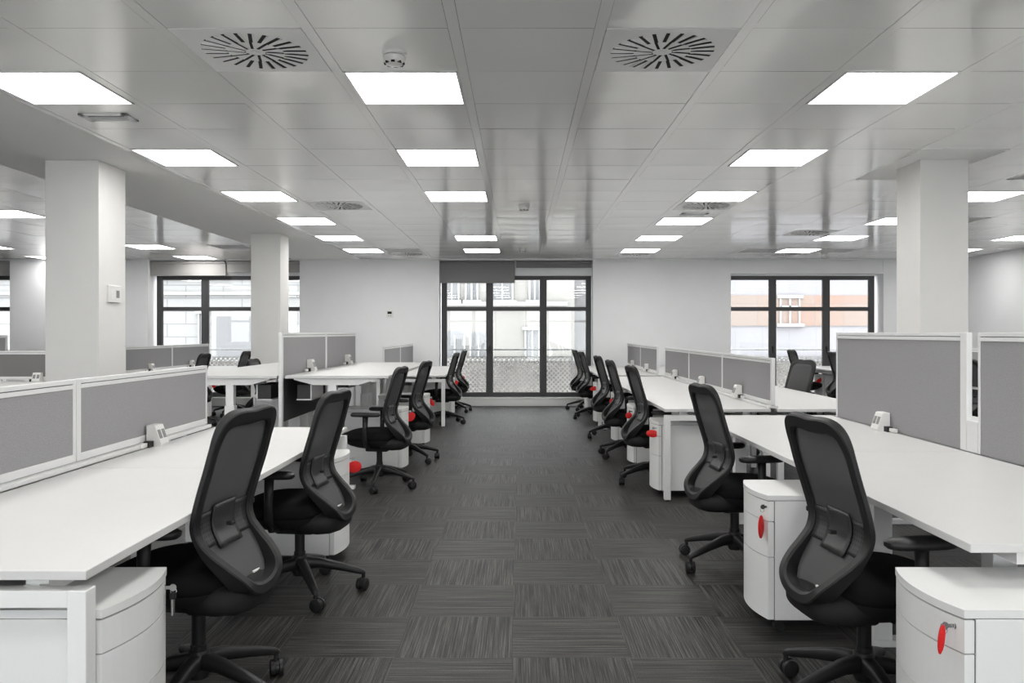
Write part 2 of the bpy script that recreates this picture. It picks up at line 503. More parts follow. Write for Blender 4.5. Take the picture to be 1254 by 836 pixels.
# small rectangular slot vents set in a tile
for (cx, cy, lab) in ((-2.565, 5.10, 'small rectangular slot vent behind the nearest left light'),
                      (1.985, 9.28, 'small dark slot vent between swirl vent and fourth right light')):
    root = thing('slot_vent', (cx, cy, ZC-.004), 0, lab, 'ceiling vent')
    f = MB(); f.box(-.15, .15, -.085, -.05, -.01, .0, .002).box(-.15, .15, .05, .085, -.01, .0, .002)
    f.box(-.15, -.115, -.085, .085, -.01, .0, .002).box(.115, .15, -.085, .085, -.01, .0, .002)
    f.build('vent_frame', 'edge', root)
    MB().box(-.12, .12, -.055, .055, -.004, .0).build('vent_slot_shade', 'slotshade', root)
    MB().box(-.118, .118, -.012, -.006, -.009, -.003).box(-.118, .118, .02, .026, -.009, -.003).build('vent_blade', 'edge', root)
# smoke detectors
def lathe(prof, n=20):
    return [[(r*math.cos(2*PI*k/n), r*math.sin(2*PI*k/n), z) for k in range(n)] for r, z in prof]
def make_detector():
    root = thing('smoke_detector')
    MB().loft(lathe([(.058, 0), (.058, -.014), (.054, -.018)])).build('detector_base', 'white', root, True, angle=40)
    MB().loft(lathe([(.046, -.016), (.056, -.026), (.054, -.046), (.040, -.060), (.014, -.064)])).build('detector_head', 'white', root, True, angle=50)
    s = MB()
    for k in range(8):
        a = 2*PI*k/8; c, d = math.cos(a), math.sin(a)
        s.box(.040*c-.009, .040*c+.009, .040*d-.009, .040*d+.009, -.060, -.052)
    s.build('detector_slot', 'slotshade', root)
    return root
pd = None
for (cx, cy, lab) in ((-.60, 3.92, 'white round smoke detector in front of the nearest centre light'),
                      (.05, 8.62, 'small smoke detector halfway down the ceiling above the aisle'),
                      (.05, 13.0, 'tiny smoke detector at far end of ceiling above the aisle'),
                      (5.2, 13.9, 'smoke detector on the ceiling above right window')):
    o = make_detector() if pd is None else copy_tree(pd)
    if pd is None: pd = o
    o.location = (cx, cy, ZC-.004); tag(o, lab, 'smoke detector', 'ceiling smoke detectors')

# ------------------------------------------------------------------ windows
YW = 15.22
def window(i, x0, yw=YW, rz=0):
    root = struct(thing('window_%d' % i, (x0, yw, 0), rz))
    W = 2.79; f = MB(); d0, d1 = 0, .07
    zt, zb = 2.41, .15
    vs = [(0, .10), (.83, .96), (1.83, 1.96), (W-.10, W)]
    for a, b in vs: f.box(a, b, d0, d1, zb, zt, .004)
    for a, b in ((zb, .235), (1.752, 1.826), (2.33, zt)): f.box(.1, W-.1, d0+.003, d1-.003, a, b)
    f.build('window_frame', 'wframe', root)
    for (a, b) in ((.10, .83), (.96, 1.83), (1.96, W-.10)):
        for (c, d) in ((.235, 1.752), (1.826, 2.33)):
            MB().box(a, b, .03, .038, c, d).build('window_pane', 'glass', root)
    for hx in (.895, 1.895):
        MB().box(hx-.012, hx+.012, -.018, 0, 1.0, 1.10, .003).box(hx-.008, hx+.008, -.035, -.018, .96, 1.08, .003).build('window_handle', 'black', root)
    return root
window(1, -12.15); window(2, -6.76); window(3, -1.45); window(4, 3.83)
for i, (a, b) in enumerate(added_openings): window(5+i, b, YF-.12, PI)  # added windows behind the viewer, there only for their daylight
# roller blinds
def blind(x0, x1, z0, mat, lab, y=YB+.09, roll=True):
    root = thing('roller_blind', ((x0+x1)/2, y, 0), 0, lab, 'blind', 'grey roller blinds'); h = (x1-x0)/2
    MB().box(-h, h, -.001, .001, z0+.02, ZC-.05).build('blind_cloth', mat, root)
    MB().tube([(-h, .0, ZC-.055), (h, .0, ZC-.055)], .028, 14).build('blind_roller', mat, root, True, angle=50)
    MB().box(-h, h, -.006, .006, z0, z0+.022, .002).build('bottom_bar', mat, root)
blind(-1.46, -.085, 2.262, 'blind', 'dark grey blind at left of middle window, hanging lower over the glass')
blind(-.055, 1.335, 2.545, 'blind', 'dark grey blind rolled up short at right of middle window')
blind(-6.81, -5.43, 2.40, 'blindlight', 'pale grey blind above the left half of the left window')
blind(-5.40, -4.05, 2.46, 'blindlight', 'shorter pale grey blind above right half of left window, behind the pillar')
blind(-10.8, -9.38, 2.40, 'blindlight', 'pale grey blind on the outermost window at left picture edge')

# balcony railings outside
def railing(x0, x1, mat, lab):
    root = thing('balcony_railing', ((x0+x1)/2, 16.0, 0), 0, lab, 'railing', 'balcony railings outside the windows'); h = (x1-x0)/2
    MB().box(-h, h, -.02, .02, 1.0, 1.03, .004).build('handrail', mat, root)
    MB().box(-h, h, -.012, .012, .86, .885).box(-h, h, -.012, .012, .11, .135).build('cross_rail', mat, root)
    for xx in (-h+.015, h-.015):
        MB().box(xx-.015, xx+.015, -.015, .015, -.05, 1.0).build('railing_post', mat, root)
    lt = MB(); z0, z1 = .135, .86; p = .088; H = z1-z0; n = int(2*h/p)
    wv = .017
    for sgn in (1, -1):
        i = -int(H/p)-1
        while i*p < 2*h:
            a = -h+i*p; b = a+H
            # clip
            pts = []
            t0 = max(0, (-h-a)/H); t1 = min(1, (h-a)/H)
            i += 1
            if t1 <= t0: continue
            q0 = (a+H*t0, z0+H*t0); q1 = (a+H*t1, z0+H*t1)
            if sgn < 0: q0 = (-q0[0], q0[1]); q1 = (-q1[0], q1[1])
            yy = .004*sgn
            lt.prism([(q0[0]-wv, q0[1]), (q0[0]+wv, q0[1]), (q1[0]+wv, q1[1]), (q1[0]-wv, q1[1])], 'y', yy-.003, yy+.003)
    lt.build('lattice', 'lattice', root)
    return root
railing(-1.9, 1.05, 'rail_out', 'grey balcony railing with diamond lattice outside the middle window')
railing(-7.3, -3.6, 'rail_white', 'white balcony railing outside the left window')
railing(3.5, 7.4, 'rail_white', 'white balcony railing outside right window')
railing(-12.4, -9.2, 'rail_white', 'white balcony railing outside the outermost left window')
for i, (a, b) in enumerate(((-2.0, 1.8), (-7.4, -3.5), (3.4, 7.5), (-12.5, -9.1))):
    struct(MB().box(a, b, YB+.42, 16.15, -.2, -.05).build('trim_%d' % (6+i), 'slab'))
# street and houses opposite
struct(MB().box(-60, 60, YB+.45, 60, -4.2, -4.1).build('ground', 'asphalt'))
struct(MB().box(-60, 60, -60, YF-.35, -4.2, -4.1).build('ground', 'bounce_ground'))  # unseen ground behind the viewer, a pale reflector below the added windows
def arch(mb, cx, z0, z1, hw, y0, y1):
    pts = [(cx-hw, z0), (cx+hw, z0)] + [(cx+hw*math.cos(t), z1+hw*.55*math.sin(t)) for t in [PI*k/10 for k in range(0, 11)]]
    mb.prism(pts, 'y', y0, y1)
def house(label, x0, x1, y, mat, wins, extra=None):
    root = thing('building', ((x0+x1)/2, y, -4.1), 0, label, 'building', None)
    cx = (x0+x1)/2
    MB().box(x0-cx, x1-cx, 0, 6, 0, 8.9).build('facade', mat, root)
    MB().box(x0-cx, x1-cx, -.10, 0, 0, 4.62).build('ground_floor', 'shopfront', root)
    MB().box(x0-cx, x1-cx, -.22, 0, 4.62, 4.72).build('ledge', mat, root)
    for wn in wins:
        kind, wx, z0, z1, hw = wn; wx -= cx; z0 += 4.1; z1 += 4.1
        g = MB()
        if kind == 'arch': arch(g, wx, z0, z1, hw, -.03, -.01)
        else: g.box(wx-hw, wx+hw, -.03, -.01, z0, z1)
        g = g.build('window', 'winglass', root)
        f = MB()
        nb = 2
        for j in range(nb+1):
            xx = wx-hw+2*hw*j/nb
            f.box(xx-.028, xx+.028, -.08, -.03, z0, z1)
        f.box(wx-hw, wx+hw, -.08, -.03, z0+(z1-z0)*.62, z0+(z1-z0)*.62+.07)
        if kind == 'rect': f.box(wx-hw-.1, wx+hw+.1, -.12, -.03, z1, z1+.1)
        f.box(wx-hw-.12, wx+hw+.12, -.16, -.03, z0-.1, z0)
        f.build('window_surround', 'trimwhite', g)
    if extra: extra(root, cx)
    return root
def corn(root, cx):
    m = MB(); m.box(-3.7, 3.4, -.15, 0, 4.1+2.13, 4.1+2.25).build('string_course', 'trimwhite', root)
house('cream rendered building with arched windows outside middle window', -5.6, 1.62, 24, 'cream',
      [('arch', -1.90, -1.3, 1.25, .29), ('arch', -1.20, -1.3, 1.25, .24), ('rect', .38, -1.3, 1.42, .2),
       ('rect', -1.98, 2.3, 4.1, .20), ('rect', -1.40, 2.3, 4.1, .17), ('rect', -.50, 2.3, 4.1, .30), ('rect', .45, 2.3, 4.1, .15)], corn)
house('grey panelled building at right edge of the middle window view', 1.64, 4.9, 24.4, 'stonegrey',
      [('rect', 2.6, 1.5, 3.2, .3), ('rect', 3.9, 1.5, 3.2, .3)])
def shut(root, cx):
    for wx in (-8.25, -16.6):
        MB().box(wx-cx-.78, wx-cx+.78, -.06, 0, 4.1-1.2, 4.1+2.05).build('wall_panel', 'trimwhite', root)
        MB().box(wx-cx-.62, wx-cx+.62, -.09, -.06, 4.1-1.2, 4.1+1.82).build('shutter', 'panel', root)
    for z in (2.9, 2.45): MB().box(-7, 7, -.12, 0, 4.1+z, 4.1+z+.09).build('string_course', 'trimwhite', root)
house('pale rusticated stone building seen through left window', -20.5, -5.7, 24, 'stone',
      [('rect', -9.3, -1.0, 1.9, .1), ('rect', -12.6, -1.0, 1.8, .4)], shut)
def bands(root, cx):
    MB().box(5.0-cx, 14-cx, -.04, 0, 4.1+1.55, 4.1+2.45).build('brick_band', 'brickp', root)
    MB().box(5.0-cx, 14-cx, -.04, 0, 4.1-.35, 4.1-.05).build('brick_band', 'brickp', root)
    MB().box(5.0-cx, 14-cx, -.3, 0, 4.1-.62, 4.1-.5).build('ledge', 'trimwhite', root)
house('orange brick and pale panel building seen through right window', 5.0, 14.2, 24.2, 'palep',
      [('rect', 8.0, 1.62, 2.36, .28)], bands)

# ------------------------------------------------------------------ desks
def desk(xe, s, y0, y1, D, label, z=.74, near=True, far=False, group='white bench desks'):
    """xe: aisle edge, s=+1 when the desk extends towards +X, top surface z"""
    root = thing('desk', (xe, (y0+y1)/2, 0), 0, label, 'desk', group)
    h = (y1-y0)/2-.002
    X = lambda a: s*a
    MB().box(X(0), X(D), -h, h, z-.025, z, .0025).build('tabletop', 'desk', root)
    zf = z-.052
    MB().box(X(.15), X(.19), -h+.05, h-.05, zf-.04, zf).build('side_rail', 'edge', root)
    MB().box(X(D-.19), X(D-.15), -h+.05, h-.05, zf-.04, zf).build('side_rail', 'edge', root)
    for yy in (-h+.06, h-.10):
        for a in (.13, D-.21):
            MB().box(X(a), X(a+.06), yy, yy+.05, zf, z-.025).build('spacer', 'edge', root)
    ct = MB(); ct.box(X(D-.36), X(D-.355), -h+.25, h-.25, zf-.11, zf-.02).box(X(D-.36), X(D-.24), -h+.25, h-.25, zf-.115, zf-.11)
    ct.box(X(D-.245), X(D-.24), -h+.25, h-.25, zf-.11, zf-.02)
    for yy in (-h+.4, h-.4): ct.box(X(D-.37), X(D-.15), yy-.01, yy+.01, zf-.02, zf-.005)
    ct.build('cable_tray', 'edge', root)
    def frame(a, b, inner=False):
        x0 = 0.0 if not inner else .58
        lg = [(x0, x0+.05), (D-.055, D-.005)]
        for p, q in lg:
            l = MB().box(X(p), X(q), a, b, .012, zf, .003).build('leg', 'edge', root)
            MB().box(X(p+.012), X(q-.012), a+.012, b-.012, 0, .012).build('glide', 'black', l)
        MB().box(X(x0+.05), X(D-.055), a+.002, b-.002, zf-.045, zf-.001, .002).build('cross_beam', 'edge', root)
        if inner: MB().box(X(.15), X(x0), a+.002, b-.002, zf-.045, zf-.001).build('cross_beam', 'edge', root)
    frame(-h, -h+.05) if near else frame(-h, -h+.025, True)
    if far: frame(h-.05, h)
    else: frame(h-.025, h, True)
    return root

def tdesk(xe, s, y0, y1, D, label, legs, z=.74):
    root = thing('desk', (xe, (y0+y1)/2, 0), 0, label, 'desk', 'white bench desks')
    h = (y1-y0)/2-.0035; X = lambda a: s*a; c = (y0+y1)/2
    MB().box(X(0), X(D), -h, h, z-.025, z, .0025).build('tabletop', 'desk', root)
    for a in (.17, D-.2): MB().box(X(a), X(a+.05), -h+.06, h-.06, z-.075, z-.03).build('side_rail', 'edge', root)
    for ly in legs:
        ly -= c
        l = MB().box(X(.22), X(.30), ly, ly+.07, .03, z-.09, .003).build('leg', 'edge', root)
        MB().box(X(.22), X(D-.04), ly, ly+.07, 0, .03, .003).build('foot', 'edge', root)
        MB().prism([(X(.10), z-.03), (X(D-.05), z-.03), (X(D-.05), z-.09), (X(.2), z-.09), (X(.10), z-.045)], 'y', ly+.005, ly+.065).build('support_arm', 'edge', root)
    ct = MB(); ct.box(X(D-.45), X(D-.445), -h+.2, h-.2, z-.19, z-.05).box(X(D-.45), X(D-.2), -h+.2, h-.2, z-.195, z-.19).box(X(D-.205), X(D-.2), -h+.2, h-.2, z-.19, z-.05)
    for yy in (-h+.45, h-.45): ct.box(X(D-.5), X(D-.15), yy-.015, yy+.015, z-.05, z-.026)
    ct.build('cable_tray', 'edge', root)
    return root

def sitstand(xe, s, y0, y1, D, label, z=.98):
    root = thing('height_adjustable_desk', (xe, (y0+y1)/2, 0), 0, label, 'desk', 'raised sit-stand desks')
    h = (y1-y0)/2-.003; X = lambda a: s*a
    MB().box(X(0), X(D), -h, h, z-.025, z, .0025).build('tabletop', 'desk', root)
    for yy in (-h+.02, h-.09):
        MB().prism([(X(.10), z-.026), (X(D-.07), z-.026), (X(D-.07), z-.036), (X(D-.24), z-.082), (X(.27), z-.082), (X(.10), z-.036)], 'y', yy, yy+.07).build('support_arm', 'edge', root)
        xm = D*.55
        lg = MB().box(X(xm-.042), X(xm+.042), yy-.004, yy+.074, .03, .72, .004).build('leg', 'edge', root)
        MB().box(X(xm-.034), X(xm+.034), yy+.003, yy+.067, .72, z-.08, .003).build('inner_column', 'edge', lg)
        MB().box(X(.30), X(D-.05), yy, yy+.07, 0, .03, .004).build('foot', 'edge', root)
    MB().box(X(.30), X(.36), -h+.09, h-.09, z-.075, z-.035).box(X(D-.30), X(D-.24), -h+.09, h-.09, z-.075, z-.035).build('side_rail', 'edge', root)
    cb = MB().box(X(D-.20), X(D-.08), -h+.095, -h+.50, z-.21, z-.085, .004).build('cable_basket', 'darkfab', root)
    MB().box(X(D-.205), X(D-.195), -h+.09, -h+.51, z-.215, z-.085).box(X(D-.205), X(D-.075), -h+.09, -h+.51, z-.218, z-.208).build('basket_rim', 'edge', cb)
    return root

# screens along Y
def screen(xc, y0, y1, zt, zb, label, cat='desk screen', group='grey fabric desk screens', near_w=.02, far_w=.02, bottom=True, lower=None, feet=False, t=.03, along='y'):
    root = thing('desk_screen', (xc, (y0+y1)/2, 0) if along == 'y' else ((y0+y1)/2, xc, 0), 0 if along == 'y' else -PI/2, label, cat, group)
    h = (y1-y0)/2-.002; a = t/2
    f = MB(); zlow = lower if lower is not None else zb
    f.box(-a, a, -h, -h+near_w, (0 if feet else zlow), zt, .002).box(-a, a, h-far_w, h, (0 if feet else zlow), zt, .002)
    f.box(-a, a, -h+near_w, h-far_w, zt-.020, zt, .002).box(-a, a, -h+near_w, h-far_w, zt-.043, zt-.024, .002)
    if bottom: f.box(-a, a, -h+near_w, h-far_w, zb, zb+.035, .002)
    f.build('screen_frame', 'alu', root)
    MB().box(-a+.006, a-.006, -h+near_w, h-far_w, zt-.026, zt-.018).build('frame_groove', 'groove', root)
    zz = zb+(.035 if bottom else 0)
    MB().box(-a+.004, a-.004, -h+near_w, h-far_w, zz, zt-.043).build('fabric_panel', 'fabric', root)
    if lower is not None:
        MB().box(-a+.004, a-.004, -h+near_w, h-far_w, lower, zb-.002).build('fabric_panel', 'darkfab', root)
    return root

# sockets: wedge facing the user. s = direction the face looks (-1: towards -X)
def socket(x, y, z, s, label, rz=0):
    root = thing('power_socket', (x, y, z), rz, label, 'power socket', 'twin socket boxes on the desks')
    pts = [(0, 0), (s*.075, 0), (s*.078, .012), (s*.045, .108), (s*.038, .113), (0, .113)]
    MB().prism(pts, 'y', -.05, .05).build('socket_body', 'white', root, False)
    f = MB()
    # sloped face inset outlets
    p0 = Vector((s*.078, .012)); p1 = Vector((s*.045, .108)); d = (p1-p0)
    nrm = Vector((s*abs(d.y), abs(d.x))).normalized()
    for yy in (-.024, .024):
        pr = [p0+d*.3+nrm*.0005, p0+d*.78+nrm*.0005, p0+d*.78+nrm*.0025, p0+d*.3+nrm*.0025]
        f.prism([(q.x, q.y) for q in pr], 'y', yy-.016, yy+.016)
    f.build('outlet', 'socket', root)
    MB().box(s*.004, s*.04, -.10, -.052, .0, .032, .002).build('plug', 'black', root)
    MB().box(s*.006, s*.028, -.17, -.10, .004, .026, .002).build('connector', 'white', root)
    return root

# --- left front bench
LE = -1.11
desk(LE, -1, 2.09, 3.68, .86, 'white bench desk nearest the camera on the left, leg frame end towards viewer')
desk(LE, -1, 3.68, 5.27, .86, 'second white desk on left, behind the nearest one, with far end free', near=False, far=True)
desk(-2.94, 1, 2.09, 3.68, .86, 'white desk hidden behind the nearest left grey screen')
desk(-2.94, 1, 3.68, 5.27, .86, 'white desk hidden behind the second left grey screen', near=False, far=True)
screen(-2.02, 2.10, 3.695, 1.138, .765, 'low grey fabric screen at left picture edge on the nearest left desk')
screen(-2.02, 3.70, 5.25, 1.138, .765, 'low grey fabric screen with socket before it, second from left edge', near_w=.035)
tr = MB().box(-2.065, -1.975, 2.12, 5.24, .742, .762, .002)
tag(tr.build('screen_rail', 'alu'), 'white mounting rail under the two low screens of left front desks', 'rail')
socket(-1.995, 4.42, .74, 1, 'white twin socket box on second left desk before the low grey screen')
# --- left sit-stand bench
ys = [7.0, 8.58, 10.15]
sitstand(-1.12, -1, ys[0], ys[1], .89, 'raised white sit-stand desk on the left, aisle side, nearer one')
sitstand(-1.12, -1, ys[1], ys[2], .89, 'raised white sit-stand desk on the left, aisle side, farther one')
sitstand(-3.00, 1, ys[0], ys[1], .92, 'raised white sit-stand desk left of the tall screen, nearer one')
sitstand(-3.00, 1, ys[1], ys[2], .92, 'raised white sit-stand desk left of tall screens, beside the second pillar')
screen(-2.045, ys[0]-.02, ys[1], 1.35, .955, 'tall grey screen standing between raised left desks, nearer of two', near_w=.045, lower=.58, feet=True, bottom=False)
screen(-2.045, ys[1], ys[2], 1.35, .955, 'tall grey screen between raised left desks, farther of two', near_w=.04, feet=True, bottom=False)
socket(-2.03, 7.85, .98, 1, 'white twin socket box on nearer raised left desk')
socket(-2.03, 9.55, .98, 1, 'white twin socket box on farther raised left desk')
# --- left far bench
desk(-1.06, -1, 11.62, 13.22, .86, 'white desk with visible front leg beyond the raised desks on the left')
desk(-1.06, -1, 13.22, 14.82, .86, 'white desk by the back wall left of middle window', near=False, far=True)
desk(-2.84, 1, 11.62, 13.22, .86, 'white desk behind the raised desks, left of the small far screens')
desk(-2.84, 1, 13.22, 14.82, .86, 'white desk at back wall, left of the small far screens', near=False, far=True)
screen(-1.95, 11.7, 13.3, 1.15, .765, 'small low grey screen beyond the raised left desks, nearer one')
screen(-1.95, 13.3, 14.9, 1.15, .765, 'small low grey screen beyond the raised left desks, one at the wall')
# --- right front bench
tdesk(1.30, 1, 2.35, 4.18, .99, 'white bench desk nearest the camera on the right', (2.62, 3.5))
tdesk(1.30, 1, 4.18, 6.02, .99, 'second white desk on right, with the socket box and tall screen', (4.3, 5.75))
tdesk(3.32, -1, 2.35, 4.18, .99, 'white desk hidden behind the right edge grey screen', (2.62, 3.5))
tdesk(3.32, -1, 4.18, 6.02, .99, 'white desk hidden behind the big right grey screen', (4.3, 5.75))
screen(2.31, 4.19, 5.92, 1.35, .742, 'big tall grey fabric screen on second right desk before the right pillar', near_w=.06, bottom=False)
rs = screen(2.31, 2.37, 4.09, 1.35, .742, 'big tall grey fabric screen cut off by right picture edge', near_w=.06, far_w=.018, bottom=False)
MB().box(-.015, .015, 4.09-3.23, 4.19-3.23, .742, .90, .002).build('connector_block', 'alu', rs)
socket(2.292, 5.1, .74, -1, 'white twin socket box on right front desk before tall screen')
# --- right middle bench
yr = [6.52, 8.12, 9.72, 11.32]
for i in range(3):
    nm = ['nearest, with open leg frame facing viewer', 'middle one', 'farthest one'][i]
    desk(1.16, 1, yr[i], yr[i+1], .85, 'white desk of the middle right run, aisle side, ' + nm, near=(i == 0), far=(i == 2))
    desk(2.93, -1, yr[i], yr[i+1], .87, 'white desk of the middle right run, window side, ' + ['nearest', 'middle one', 'farthest one'][i], near=(i == 0), far=(i == 2))
    screen(2.035, yr[i]+.02, yr[i+1]+.02, 1.145, .765, 'low grey screen on the middle right run, ' + ['nearest', 'middle one', 'farthest one'][i], near_w=.035 if i == 0 else .02)
tag(MB().box(1.99, 2.08, 6.56, 11.3, .742, .762, .002).build('screen_rail', 'alu'), 'white mounting rail under the three low right screens', 'rail')
for y, nm in ((7.44, 'nearest'), (8.92, 'middle one'), (10.45, 'farthest')):
    socket(2.015, y, .76, -1, 'white twin socket box before the three low right screens, ' + nm)
# --- right far bench
for i in range(2):
    a = 11.68+1.6*i
    desk(1.13, 1, a, a+1.6, .84, 'white desk at right of middle window, aisle side, ' + ['nearer one', 'one at the back wall'][i], near=(i == 0), far=(i == 1))
    desk(2.86, -1, a, a+1.6, .86, 'white desk right of the small far screens, ' + ['nearer one', 'one at the back wall'][i], near=(i == 0), far=(i == 1))
    screen(1.985, a+.02, a+1.62, 1.15, .765, 'small low grey screen near back wall at right of aisle, ' + ['nearer', 'farther'][i])
    socket(1.97, [12.5, 14.05][i], .76, -1, 'tiny white socket box before small far right screens, ' + ['nearer', 'farther'][i])
# --- far left bench by left window
for i in range(2):
    a = 11.7+1.6*i
    desk(-4.82, -1, a, a+1.6, .86, 'white desk before left window, chair side, ' + ['nearer one', 'one at the wall'][i], near=(i == 0), far=(i == 1))
    desk(-6.60, 1, a, a+1.6, .86, 'white desk before left window, beyond its low screens, ' + ['nearer', 'at the wall'][i], near=(i == 0), far=(i == 1))
    screen(-5.70, a+.08, a+1.68, 1.145, .765, 'low grey screen below the left window, ' + ['nearer one beside pillar', 'farther one behind the chair'][i])
    socket(-5.68, [12.55, 14.1][i], .76, 1, 'small white socket box under the left window, ' + ['nearer', 'farther'][i])
# --- bench at far left facing the camera
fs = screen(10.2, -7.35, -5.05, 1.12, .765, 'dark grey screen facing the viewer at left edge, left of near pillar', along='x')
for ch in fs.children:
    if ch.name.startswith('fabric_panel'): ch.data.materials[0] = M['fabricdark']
def desk_x(x0, x1, y0, y1, label, z=.74):
    root = thing('desk', ((x0+x1)/2, (y0+y1)/2, 0), 0, label, 'desk', 'white bench desks'); h = (x1-x0)/2; d = (y1-y0)/2
    MB().box(-h, h, -d, d, z-.025, z, .0025).build('tabletop', 'desk', root)
    for sx in (-1, 1):
        for sy in (-1, 1):
            MB().box(sx*h, sx*(h-.05), sy*d, sy*(d-.05), 0, z-.052, .003).build('leg', 'edge', root)
        MB().box(sx*h, sx*(h-.05), -d+.05, d-.05, z-.1, z-.052).build('cross_beam', 'edge', root)
        for sy in (-1, 1): MB().box(sx*(h-.12), sx*(h-.06), sy*(d-.15), sy*(d-.10), z-.1, z-.025).build('spacer', 'edge', root)
    for sy in (-1, 1): MB().box(-h+.05, h-.05, sy*(d-.15), sy*(d-.10), z-.1, z-.06).build('side_rail', 'edge', root)
desk_x(-7.35, -5.05, 9.3, 10.17, 'white desk in front of the dark grey screen at left edge')
sk = socket(-5.98, 10.165, .74, 1, 'white twin socket box facing viewer, left of the near pillar', rz=-PI/2)
screen(12.6, -9.4, -7.9, 1.31, .80, 'grey screen far off at left edge below the outermost window', along='x', feet=True)
# --- right side bench by right window
for i in range(4):
    a = 8.5+1.6*i
    nm = ['first from the viewer', 'second from the viewer', 'third from the viewer', 'last, at the back wall'][i]
    desk(5.08, 1, a, a+1.6, .84, 'white desk of the far right run, ' + nm, near=(i == 0), far=(i == 3))
    if i in (0, 1, 2): screen(5.95, a, a+1.6, 1.14, .765, 'low grey screen of the far right run behind the tall screens, ' + nm)

# ------------------------------------------------------------------ pedestals
def make_pedestal():
    # local: front faces -x at x=0, body extends to +x .52, width along y +-.195
    root = thing('drawer_pedestal'); W = .195; zt = .62; z0 = .06
    def arc(x_in, bul, inset=0, n=12):
        pts = []
        for i in range(n+1):
            t = -1+2*i/n; y = t*(W-inset)
            pts.append((-bul*(1-t*t)-.0, y))
        return pts
    MB().box(.03, .54, -W, W, z0, zt-.025, .003).build('cabinet_body', 'ped', root)
    top = [(.545, -W-.002), ] + [(p[0]-.002, p[1]*1.01) for p in arc(0, .036)] + [(.545, W+.002)]
    MB().prism(top, 'z', zt-.022, zt).build('cabinet_top', 'ped', root)
    lev = [(.505, .592), (.345, .501), (.064, .341)]
    for a, b in lev:
        dp = [(.026, -W)] + [(p[0], p[1]) for p in arc(0, .036)] + [(.026, W)]
        d = MB().prism(dp, 'z', a, b).build('drawer', 'ped', root)
        MB().prism([(.024, -W+.004)]+[(p[0]+.004, p[1]*.99) for p in arc(0, .036)]+[(.024, W-.004)], 'z', b, b+.004).build('drawer_gap_shade', 'gap', d)  # solid strip, its grey painted for highlight and shadow between drawers
        MB().box(.026, .030, -W+.001, -W+.012, a, b).build('pull_recess', 'groove', d)
    for sx in (.06, .48):
        for sy in (-.15, .15):
            c = MB().box(sx-.02, sx+.02, sy-.02, sy+.02, .045, z0, .002)
            c.tube([(sx, sy-.018, .024), (sx, sy+.018, .024)], .024, 14)
            c.build('caster', 'black', root)
    MB().tube([(-.010, -W+.032, .567), (.004, -W+.032, .567)], .009, 12).build('lock', 'metal', root)
    return root
pp = None
peds = [  # x_front, s, y0, label
    (1.172, 1, 2.15, 'white drawer pedestal under the nearest right desk, lower right corner'),
    (1.115, 1, 3.66, 'white drawer pedestal between the two front chairs on the right'),
    (1.135, 1, 6.66, 'white pedestal behind the open leg frame of the middle right run'),
    (1.13, 1, 8.07, 'white pedestal under second desk of the middle right run'),
    (1.15, 1, 9.72, 'white pedestal under farthest desk of the middle right run'),
    (1.12, 1, 11.80, 'white pedestal at the front leg of the far right run by the aisle'),
    (1.12, 1, 13.42, 'white pedestal nearest the middle window on the right'),
    (-1.10, -1, 2.15, 'white drawer pedestal beside the leg frame in lower left corner'),
    (-1.07, -1, 4.72, 'white drawer pedestal under the second left desk, beyond its chair'),
    (-1.12, -1, 7.76, 'white pedestal under the nearer raised desk between two chairs'),
    (-1.10, -1, 9.50, 'white pedestal under the farther raised desk'),
    (-1.08, -1, 13.0, 'white pedestal between the two farthest left chairs'),
    (-1.06, -1, 14.42, 'white pedestal farthest on left, beside the middle window'),
    (-3.08, 1, 9.45, 'white pedestal below the raised desk beside the second left pillar'),
    (5.20, 1, 14.0, 'white pedestal with red tag below the right window'),
    (-4.80, -1, 12.35, 'white pedestal at the desks before the left window'),
]
lockpos = []
for xf, s, y0, lab in peds:
    o = make_pedestal() if pp is None else copy_tree(pp)
    if pp is None: pp = o
    o.location = (xf, y0+.195, 0); o.rotation_euler = (0, 0, 0 if s > 0 else PI)
    tag(o, lab, 'drawer pedestal', 'white mobile drawer pedestals')
    lockpos.append((xf-s*.010, y0+.195-s*.163, s))
# keys with red tags, hanging from the locks
def key_tag(x, y, s, rx, rz_, roll, dz, label, red=True, yaw=0):
    root = thing('key_tag', (x, y, .567), 0, label, 'key tag', 'keys in the pedestal locks')
    MB().box(-s*.001, -s*.026, -.0012, .0012, -.005, .005).tube([(-s*.026, -.0015, 0), (-s*.026, .0015, 0)], .011, 12).build('key', 'metal', root)
    r = MB(); pts = [Vector((-s*.028+.009*math.cos(t), 0, -.012+.012*math.sin(t))) for t in [2*PI*k/12 for k in range(13)]]
    r.tube(pts, .0012, 6); r.build('key_ring', 'metal', root)
    if red:
        n = 20
        ring = lambda k, y_: [(k*rx*math.cos(2*PI*i/n), y_, k*rz_*math.sin(2*PI*i/n)) for i in range(n)]
        m = MB().loft([ring(.86, -.004), ring(1, -.0015), ring(1, .0015), ring(.86, .004)])
        m.xf(Matrix.Rotation(yaw, 4, 'Z') @ Matrix.Rotation(roll, 4, 'Y')); m.xf(Matrix.Translation((-s*.034, 0, dz)))
        m.build('red_fob', 'red', root, True, angle=40)
    else:
        MB().box(-s*.03, -s*.022, -.006, .006, -.085, -.03, .002).build('spare_key', 'metal', root)
        MB().box(-s*.034, -s*.018, -.009, .009, -.035, -.015, .003).build('key_head', 'black', root)
lockpos[1] = (lockpos[1][0]+.015, lockpos[1][1]-.022, 1)
